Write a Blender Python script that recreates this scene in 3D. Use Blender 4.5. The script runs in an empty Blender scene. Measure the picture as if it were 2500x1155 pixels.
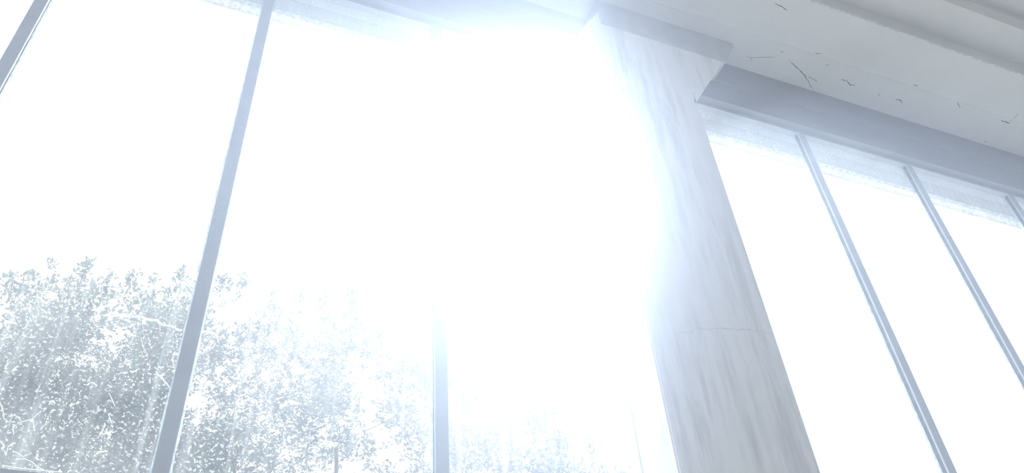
import bpy, bmesh, math, random
import numpy as np
from mathutils import Vector, Matrix
random.seed(4); rng = np.random.default_rng(7)
S = bpy.context.scene
C = S.collection

# ------------------------------------------------------------------ camera
EYE = 1.5
CR = Vector((0.92889801, -0.36463182, -0.06474655))
CU = Vector((-0.20579386, -0.65358728, 0.72833547))
CF = Vector((0.30789181, 0.66322493, 0.68215491))
FPX = 2131.0
cam_d = bpy.data.cameras.new('camera'); cam = bpy.data.objects.new('camera', cam_d); C.objects.link(cam)
cam.matrix_world = Matrix(((CR.x, CU.x, -CF.x, 0), (CR.y, CU.y, -CF.y, 0), (CR.z, CU.z, -CF.z, EYE), (0, 0, 0, 1)))
cam_d.sensor_width = 36.0; cam_d.lens = 36.0 * FPX / 2500.0; cam_d.clip_start = 0.02; cam_d.clip_end = 500
S.camera = cam

# ------------------------------------------------------------------ world, sun, exposure
S.view_settings.view_transform = 'Standard'; S.view_settings.look = 'None'
S.view_settings.gamma = 1.0; S.view_settings.use_curve_mapping = False
S.view_settings.exposure = 0.13
W = bpy.data.worlds.new('sky'); S.world = W; W.use_nodes = True
bgn = W.node_tree.nodes['Background']
bgn.inputs['Color'].default_value = (0.90, 0.95, 1.0, 1); bgn.inputs['Strength'].default_value = 2.1
SUN_EL, SUN_AZ = math.radians(45.6), math.radians(30.2)
sd = Vector((math.sin(SUN_AZ) * math.cos(SUN_EL), math.cos(SUN_AZ) * math.cos(SUN_EL), math.sin(SUN_EL)))
sl = bpy.data.lights.new('sun', 'SUN'); sl.energy = 8.0; sl.angle = math.radians(0.6); sl.color = (1.0, 1.0, 1.0)
so = bpy.data.objects.new('sun', sl); C.objects.link(so); so.location = sd * 60
so.rotation_euler = (-sd).to_track_quat('-Z', 'Y').to_euler()
HAZE_DENSITY, HAZE_G, HAZE_COL = 0.045, 0.84, (0.60, 0.72, 1.0)  # strength and blue tint of the haze that stands for lens glare
try:
    S.cycles.use_denoising = True
    S.cycles.transparent_max_bounces = 16
    S.cycles.max_bounces = 10; S.cycles.diffuse_bounces = 6
    S.cycles.volume_bounces = 1
    S.cycles.sample_clamp_indirect = 6.0
except Exception:
    pass

# ------------------------------------------------------------------ dimensions (metres, floor at 0)
D = 2.30                     # room-side face of the mullions
GL = D + 0.030               # glass
Z_HEAD = 5.19; Z_LINT = 5.215; Y_LINT = 2.254
Z_C1 = 5.61; Y_S1 = 1.732; Z_C2 = 5.736; Y_S2 = 1.531; Z_C3 = 5.848
X0, X1, YB = -5.0, 8.0, -5.0
COL_L, COL_R, COL_F = 1.493, 2.070, 2.123
MX = [v * D for v in (-1.42, -1.065, -0.71, -0.3645, -0.0108, 0.3335)]
MXR = [v * D for v in (1.271, 1.6075, 1.957, 2.30, 2.64, 2.98)]
MW = 0.0455
Z_TR = 2.655

def at(px, py, Y):
    "point of the world at distance Y beyond the eye seen at that place of the frame"
    d = CF + CR * ((px - 1250) / FPX) - CU * ((py - 577.5) / FPX)
    t = Y / d.y
    return Vector((d.x * t, Y, EYE + d.z * t))
def atz(px, py, Z):
    d = CF + CR * ((px - 1250) / FPX) - CU * ((py - 577.5) / FPX)
    t = (Z - EYE) / d.z
    return Vector((d.x * t, d.y * t, Z))

# ------------------------------------------------------------------ helpers
def obj(name, me, mat=None, parent=None, **tags):
    if isinstance(me, bmesh.types.BMesh):
        bm = me; me = bpy.data.meshes.new(name); bm.normal_update(); bm.to_mesh(me); bm.free()
    o = bpy.data.objects.new(name, me); C.objects.link(o)
    if mat: me.materials.append(mat)
    if parent: o.parent = parent
    for k, v in tags.items(): o[k] = v
    return o
def empty(name, loc, **tags):
    o = bpy.data.objects.new(name, None); C.objects.link(o); o.location = loc; o.empty_display_size = 0.2
    for k, v in tags.items(): o[k] = v
    return o
def child(name, me, mat, parent, **tags):
    "geometry given in world coordinates, parented to an empty or mesh without rotation"
    o = obj(name, me, mat, None, **tags)
    o.parent = parent
    off = Vector((0, 0, 0)); p = parent
    while p is not None: off += p.location; p = p.parent
    o.data.transform(Matrix.Translation(-off))
    return o
def box(bm, x0, x1, y0, y1, z0, z1):
    v = [bm.verts.new(p) for p in ((x0,y0,z0),(x1,y0,z0),(x1,y1,z0),(x0,y1,z0),(x0,y0,z1),(x1,y0,z1),(x1,y1,z1),(x0,y1,z1))]
    for f in ((3,2,1,0),(4,5,6,7),(0,1,5,4),(1,2,6,5),(2,3,7,6),(3,0,4,7)): bm.faces.new([v[i] for i in f])
def boxm(*a, bev=0.0):
    bm = bmesh.new(); box(bm, *a)
    if bev: bmesh.ops.bevel(bm, geom=bm.edges[:], offset=bev, segments=2, affect='EDGES')
    return bm
def prism_x(bm, prof, x0, x1):
    "closed (y,z) profile swept along x"
    a = [bm.verts.new((x0, y, z)) for y, z in prof]; b = [bm.verts.new((x1, y, z)) for y, z in prof]
    n = len(prof)
    for i in range(n): bm.faces.new((a[i], a[(i+1) % n], b[(i+1) % n], b[i]))
    bm.faces.new(a[::-1]); bm.faces.new(b)
    bmesh.ops.recalc_face_normals(bm, faces=bm.faces[:])
def prism_y(bm, prof, y0, y1):
    a = [bm.verts.new((x, y0, z)) for x, z in prof]; b = [bm.verts.new((x, y1, z)) for x, z in prof]
    n = len(prof)
    for i in range(n): bm.faces.new((a[i], a[(i+1) % n], b[(i+1) % n], b[i]))
    bm.faces.new(a[::-1]); bm.faces.new(b)
    bmesh.ops.recalc_face_normals(bm, faces=bm.faces[:])
def tube(bm, pts, rad, seg=6):
    rings = []; n = len(pts)
    for i, p in enumerate(pts):
        t = (pts[min(i+1, n-1)] - pts[max(i-1, 0)])
        if t.length < 1e-6: t = Vector((0, 0, 1))
        t.normalize(); a = t.orthogonal().normalized() if abs(t.z) > .95 else t.cross(Vector((0, 0, 1))).normalized()
        b = t.cross(a); r = rad[i] if hasattr(rad, '__len__') else rad
        rings.append([bm.verts.new(p + (a * math.cos(k * 2 * math.pi / seg) + b * math.sin(k * 2 * math.pi / seg)) * r) for k in range(seg)])
    for i in range(n - 1):
        for k in range(seg): bm.faces.new((rings[i][k], rings[i][(k+1) % seg], rings[i+1][(k+1) % seg], rings[i+1][k]))
    bm.faces.new(rings[0][::-1]); bm.faces.new(rings[-1])

# ------------------------------------------------------------------ materials
def mat(name):
    m = bpy.data.materials.new(name); m.use_nodes = True; nt = m.node_tree
    return m, nt, nt.nodes['Principled BSDF']
def coords(nt, scale=(1, 1, 1), rot=(0, 0, 0)):
    tc = nt.nodes.new('ShaderNodeTexCoord'); mp = nt.nodes.new('ShaderNodeMapping')
    nt.links.new(tc.outputs['Object'], mp.inputs['Vector'])
    mp.inputs['Scale'].default_value = scale; mp.inputs['Rotation'].default_value = rot
    return mp.outputs[0]
def noise(nt, vec, scale, detail=4, rough=.55):
    n = nt.nodes.new('ShaderNodeTexNoise'); nt.links.new(vec, n.inputs['Vector'])
    n.inputs['Scale'].default_value = scale; n.inputs['Detail'].default_value = detail; n.inputs['Roughness'].default_value = rough
    return n.outputs['Fac']
def ramp(nt, fac, stops):
    r = nt.nodes.new('ShaderNodeValToRGB'); nt.links.new(fac, r.inputs['Fac'])
    e = r.color_ramp.elements
    while len(e) < len(stops): e.new(.5)
    for i, (p, c) in enumerate(stops):
        e[i].position = p; e[i].color = (c, c, c, 1) if not hasattr(c, '__len__') else (*c, 1)
    return r.outputs['Color']
def math_(nt, op, a, b):
    n = nt.nodes.new('ShaderNodeMath'); n.operation = op
    for i, v in enumerate((a, b)):
        if isinstance(v, (int, float)): n.inputs[i].default_value = v
        else: nt.links.new(v, n.inputs[i])
    n.use_clamp = False
    return n.outputs[0]
def mixc(nt, fac, a, b, mode='MIX'):
    n = nt.nodes.new('ShaderNodeMix'); n.data_type = 'RGBA'; n.blend_type = mode
    for key, v in (('Factor', fac), ('A', a), ('B', b)):
        s = [i for i in n.inputs if i.name == key and (i.type == ('VALUE' if key == 'Factor' else 'RGBA'))][0]
        if isinstance(v, (int, float)): s.default_value = v
        elif hasattr(v, '__len__'): s.default_value = (*v, 1)
        else: nt.links.new(v, s)
    return [o for o in n.outputs if o.type == 'RGBA'][0]
def bump(nt, b, h, strength, dist=.01):
    n = nt.nodes.new('ShaderNodeBump'); nt.links.new(h, n.inputs['Height'])
    n.inputs['Strength'].default_value = strength; n.inputs['Distance'].default_value = dist
    nt.links.new(n.outputs[0], b.inputs['Normal'])
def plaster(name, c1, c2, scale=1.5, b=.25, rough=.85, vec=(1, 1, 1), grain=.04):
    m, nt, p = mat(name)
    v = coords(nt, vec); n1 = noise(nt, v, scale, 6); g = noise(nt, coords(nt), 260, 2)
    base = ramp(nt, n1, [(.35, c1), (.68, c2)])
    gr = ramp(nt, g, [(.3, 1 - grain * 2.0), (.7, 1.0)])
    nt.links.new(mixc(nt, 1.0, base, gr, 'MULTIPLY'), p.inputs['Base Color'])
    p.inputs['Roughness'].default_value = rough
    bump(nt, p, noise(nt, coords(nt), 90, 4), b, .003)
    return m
M_ceil = plaster('ceiling_plaster', (.74, .75, .77), (.81, .815, .84), 1.2)
M_wall = plaster('wall_plaster', (.76, .76, .77), (.82, .82, .83), 1.6)
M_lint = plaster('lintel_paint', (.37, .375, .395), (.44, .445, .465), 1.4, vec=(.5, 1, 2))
M_band = plaster('mid_grey', (.56, .565, .59), (.66, .665, .69), 6)
M_side = plaster('dark_bar_side', (.20, .205, .22), (.27, .275, .29), 20)
M_floor = plaster('floor_screed', (.57, .58, .60), (.64, .65, .67), .8)
M_ground = plaster('pale_paving', (.20, .20, .20), (.25, .255, .26), .3)
M_ext = plaster('exterior_render', (.40, .405, .42), (.48, .485, .50), 1.1)
M_white = plaster('flaking_white_paint_and_glint', (.50, .51, .54), (.93, .93, .93), 45, .4)  # eave edge board, and the painted glint on the ceiling arris
M_frame = plaster('painted_steel', (.52, .54, .58), (.60, .62, .66), 5, .15, .5)
M_bark = plaster('bark', (.10, .09, .08), (.20, .18, .16), 8, .6)
M_crack = plaster('crack_grime', (.03, .03, .035), (.09, .09, .10), 30, .1)
# concrete column with vertical smears
def column_mat():
    m, nt, p = mat('smeared_concrete')
    warp = coords(nt, (8, 8, .8), (0, .04, 0)); n1 = noise(nt, warp, 2.0, 8, .68)
    smear = ramp(nt, n1, [(.36, (.70, .69, .74)), (.46, (.79, .79, .83)), (.51, (.87, .87, .91)), (.60, (.92, .92, .95))])
    n2 = noise(nt, coords(nt, (1, 1, .5)), 1.7, 5); blot = ramp(nt, n2, [(.40, (.88, .89, .94)), (.58, (.92, .92, .95))])
    mask = ramp(nt, noise(nt, coords(nt, (1.4, 1.4, .35)), 2.1, 3), [(.42, 0.0), (.58, 1.0)])
    c = mixc(nt, mask, blot, smear)
    nt.links.new(c, p.inputs['Base Color']); p.inputs['Roughness'].default_value = .8
    bump(nt, p, noise(nt, coords(nt, (3, 3, 1)), 14, 5), .2, .004)
    return m
M_col = column_mat()
# leaves
def leaf_mat(name, a, b):
    m, nt, p = mat(name)
    inf = nt.nodes.new('ShaderNodeNewGeometry')
    c = ramp(nt, noise(nt, coords(nt), 6, 3), [(.3, a), (.7, b)])
    nt.links.new(c, p.inputs['Base Color']); p.inputs['Roughness'].default_value = .38
    tr = nt.nodes.new('ShaderNodeBsdfTranslucent'); nt.links.new(c, tr.inputs['Color'])
    mx = nt.nodes.new('ShaderNodeMixShader'); mx.inputs[0].default_value = .35
    out = nt.nodes['Material Output']
    nt.links.new(p.outputs[0], mx.inputs[1]); nt.links.new(tr.outputs[0], mx.inputs[2]); nt.links.new(mx.outputs[0], out.inputs['Surface'])
    return m
M_leaf = leaf_mat('evergreen_leaf', (.075, .10, .065), (.15, .18, .13))
M_leaf2 = leaf_mat('grey_green_leaf', (.10, .125, .10), (.18, .205, .17))
# dusty glass: clear pane, a film of dust, specks and vertical runs of dirt
def glass_mat():
    m, nt, p = mat('dusty_glass'); out = nt.nodes['Material Output']; nt.nodes.remove(p)
    v = coords(nt)
    sp = ramp(nt, noise(nt, v, 95, 3, .7), [(.56, 0.0), (.70, 1.0)])
    sp2 = ramp(nt, noise(nt, v, 9, 4), [(.35, .15), (.65, 1.0)])
    specks = math_(nt, 'MULTIPLY', sp, sp2)
    runs = ramp(nt, noise(nt, coords(nt, (38, 38, .9)), 1.0, 4, .6), [(.50, 0.0), (.78, 1.0)])
    film = ramp(nt, noise(nt, v, 2.3, 4), [(.3, .03), (.7, .10)])
    f = math_(nt, 'ADD', math_(nt, 'MULTIPLY', specks, .48), math_(nt, 'MULTIPLY', runs, .08))
    f = math_(nt, 'ADD', f, film)
    t = nt.nodes.new('ShaderNodeBsdfTransparent'); t.inputs['Color'].default_value = (.95, .97, .97, 1)
    d = nt.nodes.new('ShaderNodeBsdfTranslucent'); d.inputs['Color'].default_value = (.86, .90, .92, 1)
    gl = nt.nodes.new('ShaderNodeBsdfGlossy'); gl.inputs['Roughness'].default_value = .05
    mx = nt.nodes.new('ShaderNodeMixShader'); nt.links.new(f, mx.inputs[0])
    nt.links.new(t.outputs[0], mx.inputs[1]); nt.links.new(d.outputs[0], mx.inputs[2])
    m2 = nt.nodes.new('ShaderNodeMixShader'); m2.inputs[0].default_value = .04
    nt.links.new(mx.outputs[0], m2.inputs[1]); nt.links.new(gl.outputs[0], m2.inputs[2])
    nt.links.new(m2.outputs[0], out.inputs['Surface'])
    return m
M_glass = glass_mat()
def putty_mat(name, col, fac):
    m, nt, p = mat(name); out = nt.nodes['Material Output']
    p.inputs['Base Color'].default_value = (*col, 1); p.inputs['Roughness'].default_value = .8
    tr = nt.nodes.new('ShaderNodeBsdfTranslucent'); tr.inputs['Color'].default_value = (*col, 1)
    mx = nt.nodes.new('ShaderNodeMixShader')
    nt.links.new(ramp(nt, noise(nt, coords(nt), 70, 3), [(.4, fac * .6), (.6, fac)]), mx.inputs[0])
    nt.links.new(p.outputs[0], mx.inputs[1]); nt.links.new(tr.outputs[0], mx.inputs[2]); nt.links.new(mx.outputs[0], out.inputs['Surface'])
    return m
M_putty = putty_mat('smeared_putty', (.80, .84, .88), .75)
M_web = putty_mat('cobweb_silk', (.92, .94, .96), .8)

# ------------------------------------------------------------------ room shell
obj('floor', boxm(X0, X1, YB, D + .3, -.2, 0), M_floor, kind='structure')
obj('ground', boxm(-40, 45, D + .3, 60, -.3, -.05), M_ground, kind='structure')
obj('wall_back', boxm(X0 - .2, X1 + .2, YB - .2, YB, -.2, 6.2), M_wall, kind='structure')
obj('wall_left', boxm(X0 - .2, X0, YB, D + .3, -.2, 6.2), M_wall, kind='structure')
obj('wall_right', boxm(X1, X1 + .2, YB, D + .3, -.2, 6.2), M_wall, kind='structure')
# ceiling: a low strip beside the windows and two steps up into the room, with a fine drip bead on the first arris
bm = bmesh.new()
prism_x(bm, [(D + .10, Z_C1), (D + .10, 6.2), (YB, 6.2), (YB, Z_C3), (1.50, Z_C3), (1.50, Z_C2 + .045), (Y_S2, Z_C2),
             (Y_S1 - .003, Z_C2), (Y_S1 - .003, Z_C1 + .001), (Y_S1 + .001, Z_C1 - .003), (Y_S1 + .006, Z_C1),
             (2.018, Z_C1), (2.022, Z_C1 - .0035), (2.028, Z_C1 - .0035), (2.034, Z_C1)], X0, X1)
ceil = obj('ceiling', bm, M_ceil, kind='structure')
def ribbon(bm, pts, w, nrm, thick):
    "thin irregular solid ribbon following pts on a surface with normal nrm"
    nrm = Vector(nrm); n = len(pts); L = []; Rr = []
    fine = []
    for a, b in zip(pts[:-1], pts[1:]):
        k = max(2, int((b - a).length / .012))
        for i in range(k):
            p = a.lerp(b, i / k); j = Vector((random.uniform(-1, 1), random.uniform(-1, 1), random.uniform(-1, 1))) * w * .8
            j -= nrm * j.dot(nrm); fine.append(p + j)
    fine.append(pts[-1]); n = len(fine)
    ring = []
    for i, p in enumerate(fine):
        t = fine[min(i+1, n-1)] - fine[max(i-1, 0)]; s = nrm.cross(t).normalized()
        ww = w * (.35 + .65 * math.sin(math.pi * (i + .6) / (n + .2))) * random.uniform(.55, 1.25) * .5
        ring.append([bm.verts.new(q) for q in (p + s * ww - nrm * .001, p + s * ww + nrm * thick, p - s * ww + nrm * thick, p - s * ww - nrm * .001)])
    for a, b in zip(ring[:-1], ring[1:]):
        for k in range(4): bm.faces.new((a[k], a[(k+1) % 4], b[(k+1) % 4], b[k]))
    bm.faces.new(ring[0][::-1]); bm.faces.new(ring[-1])
bm = bmesh.new(); box(bm, X0, X1, Y_S1 + .001, Y_S1 + .006, Z_C1 - .005, Z_C1 + .002); child('arris_glint', bm, M_white, ceil)  # thin white strip: specular highlight of the arris put in as colour
cracks = [([(1925,146),(1940,160),(1952,172),(1966,186),(1974,200),(1985,220)], .0042), ([(1974,188),(1984,193),(1996,200)], .003),
          ([(2052,194),(2066,197),(2074,207),(2088,207)], .0045), ([(2187,242),(2195,244),(2203,252)], .005),
          ([(1822,138),(1833,141),(1860,140),(1892,139)], .002), ([(1833,141),(1837,150)], .002),
          ([(1892,8),(1902,13),(1912,17),(1922,25)], .0038), ([(2336,250),(2344,262)], .004), ([(2230,208),(2240,210)], .0045),
          ([(2448,294),(2457,297),(2466,300)], .007), ([(2466,296),(2480,285),(2486,276)], .002), ([(2404,344),(2409,346)], .004),
          ([(1905,126),(1912,127)], .003), ([(1990,130),(2004,131)], .003), ([(2016,158),(2023,160)], .004), ([(2143,230),(2147,232)], .004)]
for pp, w in cracks:
    bm = bmesh.new(); ribbon(bm, [atz(x, y, Z_C1) for x, y in pp], w, (0, 0, -1), .0012)
    child('crack', bm, M_crack, ceil)

# window wall: lintel in two faces, sill wall below, outer face
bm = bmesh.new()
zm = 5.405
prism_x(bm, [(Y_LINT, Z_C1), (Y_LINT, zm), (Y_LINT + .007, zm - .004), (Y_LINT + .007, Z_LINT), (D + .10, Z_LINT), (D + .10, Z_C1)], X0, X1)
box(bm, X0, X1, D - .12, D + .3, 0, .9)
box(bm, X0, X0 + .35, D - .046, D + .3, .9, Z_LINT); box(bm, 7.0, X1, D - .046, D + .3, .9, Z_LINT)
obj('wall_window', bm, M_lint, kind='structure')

# roof eave outside, seen through the top of the glass
ev = empty('roof_eave', (0, D + .3, 5.24), label='pale weathered roof eave running outside above the window heads', category='roof eave')
YE = 0.6834 * (5.245 - EYE)
bm = bmesh.new(); box(bm, X0 - .3, X1 + .3, D + .10, 2.487, 5.245, 5.40); child('soffit', bm, M_ext, ev)
bm = bmesh.new(); box(bm, X0 - .3, X1 + .3, 2.487, YE - .012, 5.243, 5.40); child('edge_board', bm, M_white, ev, label='white flaking edge board')
bm = bmesh.new(); box(bm, X0 - .3, X1 + .3, YE - .012, YE, 5.241, 5.45); child('fascia', bm, M_ext, ev)

# column with splayed head
co = empty('concrete_column', ((COL_L + COL_R) / 2, COL_F, 0), label='wide smeared pale concrete column standing between the two banks of windows', category='column')
bm = boxm(COL_L, COL_R, COL_F, GL + .008, 0, 4.99)
be = [e for e in bm.edges if abs(e.verts[0].co.x - e.verts[1].co.x) < 1e-6 and abs(e.verts[0].co.y - COL_F) < 1e-6 and abs(e.verts[1].co.y - COL_F) < 1e-6]
bmesh.ops.bevel(bm, geom=be, offset=.006, segments=2, affect='EDGES')
child('shaft', bm, M_col, co)
hb = [at(1696, 252, COL_F), at(1789, 117, COL_F)]
bm = bmesh.new()
prism_y(bm, [(COL_L, 4.99), (COL_R, 4.99), (hb[0].x, hb[0].z), (hb[1].x, hb[1].z), (hb[1].x + .004, Z_C1), (1.607, Z_C1), (1.607, 5.5), (COL_L, 5.3)], COL_F, Y_LINT + .02)
child('column_head', bm, M_col, co)
hk = at(1771, 153, COL_F)
bm = bmesh.new(); prism_y(bm, [(1.603, hk.z), (hk.x, hk.z), (hb[1].x + .003, hb[1].z), (hb[1].x + .008, Z_C1), (1.603, Z_C1)], COL_F - .003, Y_LINT)
child('grey_band', bm, M_band, co, label='grey band under the ceiling')  # strip of darker grey set slightly proud of the column head
bm = bmesh.new(); ribbon(bm, [at(x, y, COL_F) for x, y in ((1640,818),(1700,806),(1760,803),(1830,806),(1878,816))], .006, (0, -1, 0), .0015)
child('formwork_joint', bm, M_wall, co)
print('haunch', hb)

# ------------------------------------------------------------------ windows
def ragged_strip(bm, x, side, z0, z1, w, y, jag=.5):
    "putty smear on the outside of the pane along a mullion: straight against the bar, ragged outward"
    n = int((z1 - z0) / .018); prev = None; wv = w
    for i in range(n + 1):
        z = z0 + (z1 - z0) * i / n
        wv = wv * .6 + .4 * w * random.uniform(1 - jag, 1 + jag)
        a = [bm.verts.new(q) for q in ((x, y, z), (x + side * wv, y, z), (x + side * wv * .9, y + .003, z), (x, y + .003, z))]
        if prev:
            for k in range(4): bm.faces.new((prev[k], prev[(k+1) % 4], a[(k+1) % 4], a[k]))
        else: bm.faces.new(a[::-1])
        prev = a
    bm.faces.new(prev)
def tee(x, z0, z1):
    "T section: flat face to the room, stem running back to hold the glass"
    bm = bmesh.new(); box(bm, x - MW/2, x + MW/2, D, D + .011, z0, z1)
    bmesh.ops.bevel(bm, geom=[e for e in bm.edges if abs(e.verts[0].co.z - e.verts[1].co.z) > .5], offset=.002, segments=1, affect='EDGES')
    box(bm, x - .009, x + .009, GL - .0005, GL + .022, z0, z1)
    return bm
def bank(name, edges, xs, putty_w):
    xa, xb = edges
    root = empty(name, ((xa + xb) / 2, D, .9), kind='structure')
    bm = bmesh.new(); box(bm, xa, xb, D, GL + .05, Z_HEAD, Z_LINT + .01); child('head_frame', bm, M_frame, root)
    bm = bmesh.new(); box(bm, xa, xb, D - .1, GL + .05, .9, .95); child('sill', bm, M_frame, root)
    for x in xs:
        mu = child('mullion', tee(x, .95, Z_HEAD), M_frame, root)
        bm = bmesh.new(); box(bm, x - MW/2 + .0015, x + MW/2 - .0015, D + .011, GL - .0005, .95, Z_HEAD); child('rebate', bm, M_side, mu, label='dark recessed side of the bar')  # bar sides in a darker grey than the room face
    cuts = [xa] + xs + [xb]
    for i, (a, b) in enumerate(zip(cuts[:-1], cuts[1:])):
        a2 = a + (MW / 2 if i else 0); b2 = b - (MW / 2 if i < len(cuts) - 2 else 0)
        ga = a + (.010 if i else 0); gb = b - (.010 if i < len(cuts) - 2 else 0)
        child('transom', boxm(a2, b2, D + .004, GL + .02, Z_TR - .05, Z_TR), M_frame, root)
        for z0, z1 in ((Z_TR, Z_HEAD), (.95, Z_TR - .05)):
            g = child('glass_pane', boxm(ga, gb, GL, GL + .001, z0, z1), M_glass, root)
            if z1 == Z_HEAD:
                for x, s in ((ga, 1), (gb, -1)):
                    edge = (a2 if s > 0 else b2)
                    bm = bmesh.new(); ragged_strip(bm, x, s, z0, z1, abs(edge - x) + putty_w * random.uniform(.7, 1.2), GL + .0012, .22)
                    child('putty', bm, M_putty, g)
                bm = bmesh.new(); box(bm, ga + .02, gb - .02, GL + .0012, GL + .004, z0, z0 + .012); child('putty', bm, M_putty, g)
    return root
win_l = bank('window_1', (X0 + .35, COL_L), MX, .006)
win_r = bank('window_2', (COL_R, 7.0), MXR, .007)
# long run of dirt down the third pane, and a bright paint run beside the column
panes = [c for c in win_l.children if c.name.startswith('glass_pane')]
def pane_at(x):
    best = None
    for c in panes:
        xs = [v.co.x + win_l.location.x for v in c.data.vertices]; zs = [v.co.z for v in c.data.vertices]
        if min(xs) < x < max(xs) and max(zs) > 3: best = c
    return best
def streak(pts, w, mat_=None, thick=.0015):
    P = [at(x, y, GL - .001) for x, y in pts]
    bm = bmesh.new(); ribbon(bm, P, w, (0, -1, 0), thick)
    # keep it straight: ribbon already wobbles by its own width only
    child('dried_run', bm, mat_ or M_web, pane_at(sum(p.x for p in P) / len(P)))
streak([(893,862),(887,960),(881,1060),(874,1154)], .0042)
streak([(300,768),(370,780),(420,800),(445,806)], .006)
streak([(330,800),(318,840)], .0035); streak([(380,905),(415,948)], .004)
for k in range(34):
    x = random.uniform(5, 1050); y = random.uniform(820, 1140)
    if 350 < x < 520: continue
    a = random.uniform(-.5, .5) + math.pi / 2 + (0 if random.random() < .7 else 1.1); l = random.uniform(8, 34)
    streak([(x, y), (x + math.cos(a) * l * .5 + random.uniform(-3, 3), y + math.sin(a) * l * .5), (x + math.cos(a) * l, y + math.sin(a) * l)], random.uniform(.0015, .0032))

# cobwebs in the lower left corner of the glass
def cobweb(strands, label):
    P0 = at(*strands[0][0], GL - .004)
    root = empty('cobweb', P0, label=label, category='cobweb')
    for s in strands:
        pts = [at(x, y, GL - .004) for x, y in s]; bm = bmesh.new(); tube(bm, pts, .0011, 5); child('strand', bm, M_web, root)
cobweb([[(0,982),(8,1005),(10,1022),(22,1031),(32,1013),(45,1018),(53,1030),(78,1024),(90,1013),(100,1004)], [(53,1030),(43,1033)], [(80,1024),(85,1052)],
        [(31,1040),(34,1060)], [(58,1040),(51,1052)], [(115,1030),(98,1050)], [(14,1112),(20,1090)]], 'long looping white cobweb thread on the glass near the lower left corner')
cobweb([[(38,1103),(56,1115),(72,1108),(78,1106)], [(38,1122),(60,1120),(78,1128),(95,1142),(112,1150)], [(5,1136),(40,1142),(90,1147),(150,1153)]], 'sagging white cobweb just above the transom at the lower left')
cobweb([[(264,1010),(274,1035)], [(258,1036),(246,1060),(238,1070)], [(266,960),(276,980),(280,992)]], 'short broken cobweb threads left of the wide leaning mullion')

# small wire tail hanging under the eave
bm = bmesh.new(); a = at(967, 160, YE - .02); b = at(966, 181, YE - .02)
up = Vector((a.x, a.y, 5.262)); tube(bm, [a, a.lerp(b, .3) + Vector((-.001, 0, 0)), b], .0016, 6)
wire = obj('wire_tail', bm, M_crack, label='tiny dark upright wire end against the sky below the roof eave', category='wire')

# ------------------------------------------------------------------ trees
def leaf_mesh(P, A, L, Wd):
    "P base points, A axis directions, folded two-blade leaves"
    n = len(P)
    R_ = rng.normal(size=(n, 3)); B = np.cross(A, R_); B /= np.linalg.norm(B, axis=1)[:, None] + 1e-9
    N = np.cross(A, B); L = L[:, None]; Wd = Wd[:, None]
    fold = N * Wd * .35
    v = np.stack([P, P + A*L*.35 + B*Wd*.5 + fold, P + A*L*.75 + B*Wd*.36 + fold, P + A*L - N*L*.08, P + A*L*.75 - B*Wd*.36 + fold, P + A*L*.35 - B*Wd*.5 + fold], 1).reshape(-1, 3)
    i = (np.arange(n) * 6)[:, None]
    q = np.concatenate([i + [0, 1, 2, 3], i + [0, 3, 4, 5]], 1).reshape(-1)
    me = bpy.data.meshes.new('foliage'); nf = n * 2
    me.vertices.add(len(v)); me.vertices.foreach_set('co', v.astype(np.float32).ravel())
    me.loops.add(nf * 4); me.loops.foreach_set('vertex_index', q.astype(np.int32))
    me.polygons.add(nf); me.polygons.foreach_set('loop_start', (np.arange(nf) * 4).astype(np.int32)); me.polygons.foreach_set('loop_total', np.full(nf, 4, np.int32))
    me.update(calc_edges=True); return me
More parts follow.
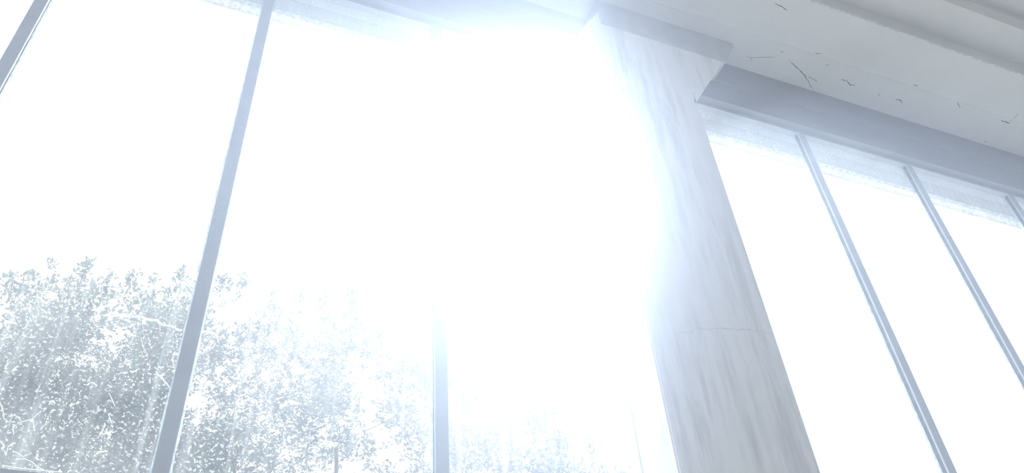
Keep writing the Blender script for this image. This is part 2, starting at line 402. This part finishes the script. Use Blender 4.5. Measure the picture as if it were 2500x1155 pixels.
def tree(label, base, fork_z, clusters, leaf_mat_, leaf_len, dens, group='trees outside the windows'):
    """clusters: (px, py, Y, rx, rz, kind) in metres for the radii; kind 'u' upright shoot, 'b' leafy ball"""
    base = Vector(base); root = empty('tree', base, label=label, category='tree', group=group)
    fork = base + Vector((random.uniform(-.2, .2), random.uniform(-.2, .2), fork_z))
    bm = bmesh.new(); pts = [base.lerp(fork, k / 6) + Vector((math.sin(k * 1.3) * .05, math.cos(k) * .05, 0)) * (k > 0) * (k < 6) for k in range(7)]
    tube(bm, pts, [.16 - .012 * k for k in range(7)], 10); child('trunk', bm, M_bark, root)
    LP, LA = [], []
    nodes = [(fork, .085)]
    cl = sorted(clusters, key=lambda c: (at(c[0], c[1], c[2]) - fork).length)
    for (px, py, Y, rx, rz, kind) in cl:
        c = at(px, py, Y); bm = bmesh.new()
        src, r0 = min(nodes, key=lambda n_: (n_[0] - c).length * (1.0 if n_[0].z < c.z - .05 else 2.5))
        r1 = max(.006, r0 * .72 - .002); d = c - src
        m1 = src.lerp(c, .5) + Vector((random.uniform(-.12, .12), random.uniform(-.12, .12), -.10)) * d.length
        pts = [src, src.lerp(m1, .5), m1, m1.lerp(c, .55) + Vector((0, 0, -.03)), c]
        tube(bm, pts, [r1 * (1.05 - .12 * k) for k in range(5)], 6)
        nodes.append((c, r1 * .75))
        nt_ = int(dens * (rx * rz * 150)) + 5
        for t in range(nt_):
            if kind == 'b':
                d = Vector((random.gauss(0, 1), random.gauss(0, 1), random.gauss(0, 1))).normalized() * (random.random() ** .4)
                tip = c + Vector((d.x * rx, d.y * rx, d.z * rz)); st = c.lerp(tip, random.uniform(.35, .7)) - Vector((0, 0, rz * .12))
            else:
                h = random.random(); tip = c + Vector((random.uniform(-rx, rx) * (1.1 - h * .7), random.uniform(-rx, rx) * (1.1 - h * .7), rz * (2 * h - 1)))
                st = Vector((c.x + (tip.x - c.x) * .35, c.y + (tip.y - c.y) * .35, tip.z - .12))
            mid = st.lerp(tip, .5) + Vector((random.uniform(-.03, .03), random.uniform(-.03, .03), random.uniform(-.02, .04)))
            tube(bm, [c, st, mid, tip], [.004, .0033, .0025, .0015], 3)
            for j in range(8):
                q = random.uniform(.1, 1.05); p = st.lerp(tip, q) + Vector((random.uniform(-.025, .025), random.uniform(-.025, .025), random.uniform(-.025, .025)))
                ax = (tip - st).normalized() * .6 + Vector((random.gauss(0, .7), random.gauss(0, .7), random.gauss(-.05, .45)))
                LP.append(p); LA.append(ax.normalized())
        child('branch', bm, M_bark, root)
    n = len(LP); P = np.array(LP); A = np.array(LA)
    L = leaf_len * rng.uniform(.6, 1.3, n); me = leaf_mesh(P, A, L, L * rng.uniform(.34, .52, n))
    child('foliage', me, leaf_mat_, root)
    print('tree', label, n)
def fill(n, poly_top, x0, x1, ybot, Yr, rr, holes=()):
    out = []
    while len(out) < n:
        x = random.uniform(x0, x1); top = np.interp(x, [p[0] for p in poly_top], [p[1] for p in poly_top])
        Y = random.uniform(*Yr); r = random.uniform(*rr); pad = r / Y * FPX * .48
        y = random.uniform(top + pad, ybot)
        if any((x - hx) ** 2 / hw ** 2 + (y - hy) ** 2 / hh ** 2 < 1 for hx, hy, hw, hh in holes): continue
        out.append((x, y, Y, r, r * .8, 'b'))
    return out
topL = [(-200,690),(0,690),(60,700),(110,690),(160,735),(200,690),(260,700),(330,715),(380,725),(440,700),(480,735),(540,720),(600,745),(660,730),(720,725),(800,725),(870,750),(900,800),(960,830),(1060,820),(1150,830),(1250,860),(1300,900),(1340,980),(1400,1060),(1450,1085),(1500,1140),(1560,1180)]
sh = lambda L, Y: [(x, y, Y, r, h, 'u') for x, y, r, h in L]
c1 = fill(112, topL, -260, 470, 1330, (7.2, 9.2), (.34, .60), [(216,1058,36,62), (170,1115,40,16)]) + sh([(112,690,.13,.30),(198,685,.13,.32),(168,700,.15,.2),(250,690,.16,.2),(318,695,.14,.24),(30,690,.2,.2),(375,712,.12,.2),(70,690,.1,.2)], 7.6)
tree('dense grey green tree filling the leftmost panes, tallest at the left edge', (-1.9, 8.2, -.05), 3.4, c1, M_leaf, .056, 1.7)
c2 = fill(58, topL, 440, 830, 1330, (9.7, 11.4), (.34, .58), [(650,905,42,40), (600,985,34,36)]) + sh([(440,690,.17,.30),(545,700,.18,.26),(590,705,.13,.24),(670,735,.15,.2),(735,722,.15,.22),(795,722,.15,.2)], 10)
tree('open branched tree with sky gaps just right of the wide leaning mullion', (.6, 10.6, -.05), 3.6, c2, M_leaf2, .064, 1.15)
c3 = fill(30, topL, 780, 1120, 1330, (7.4, 9.2), (.26, .42), [(950,900,30,40)]) + sh([(855,740,.15,.22),(930,830,.14,.2),(1020,800,.15,.22)], 8)
tree('thin crowned tree bleached by glare left of the upright middle mullion', (2.2, 8.3, -.05), 3.6, c3, M_leaf2, .058, 1.15)
c4 = fill(46, topL, 1110, 1500, 1300, (9.8, 11.4), (.30, .48), [(1230,850,60,50)]) + sh([(1290,880,.14,.2),(1180,950,.14,.22),(1440,1085,.1,.16),(1350,990,.1,.16)], 10)
tree('low faint tree sloping down to the right between middle mullion and column', (5.2, 10.6, -.05), 3.4, c4, M_leaf2, .058, 1.15)

# ------------------------------------------------------------------ haze volume added to imitate lens glare around the sun
bm = boxm(X0 + .02, X1 - .02, YB + .02, 2.11, .02, 5.595)
hm = bpy.data.materials.new('glare_haze'); hm.use_nodes = True; nt = hm.node_tree; nt.nodes.clear()
vs = nt.nodes.new('ShaderNodeVolumeScatter'); vs.inputs['Color'].default_value = (*HAZE_COL, 1); vs.inputs['Density'].default_value = HAZE_DENSITY; vs.inputs['Anisotropy'].default_value = HAZE_G
mo = nt.nodes.new('ShaderNodeOutputMaterial'); nt.links.new(vs.outputs[0], mo.inputs['Volume'])
obj('haze', bm, hm, kind='stuff', label='bright bluish haze volume added to stand for lens glare around the sun', category='haze')
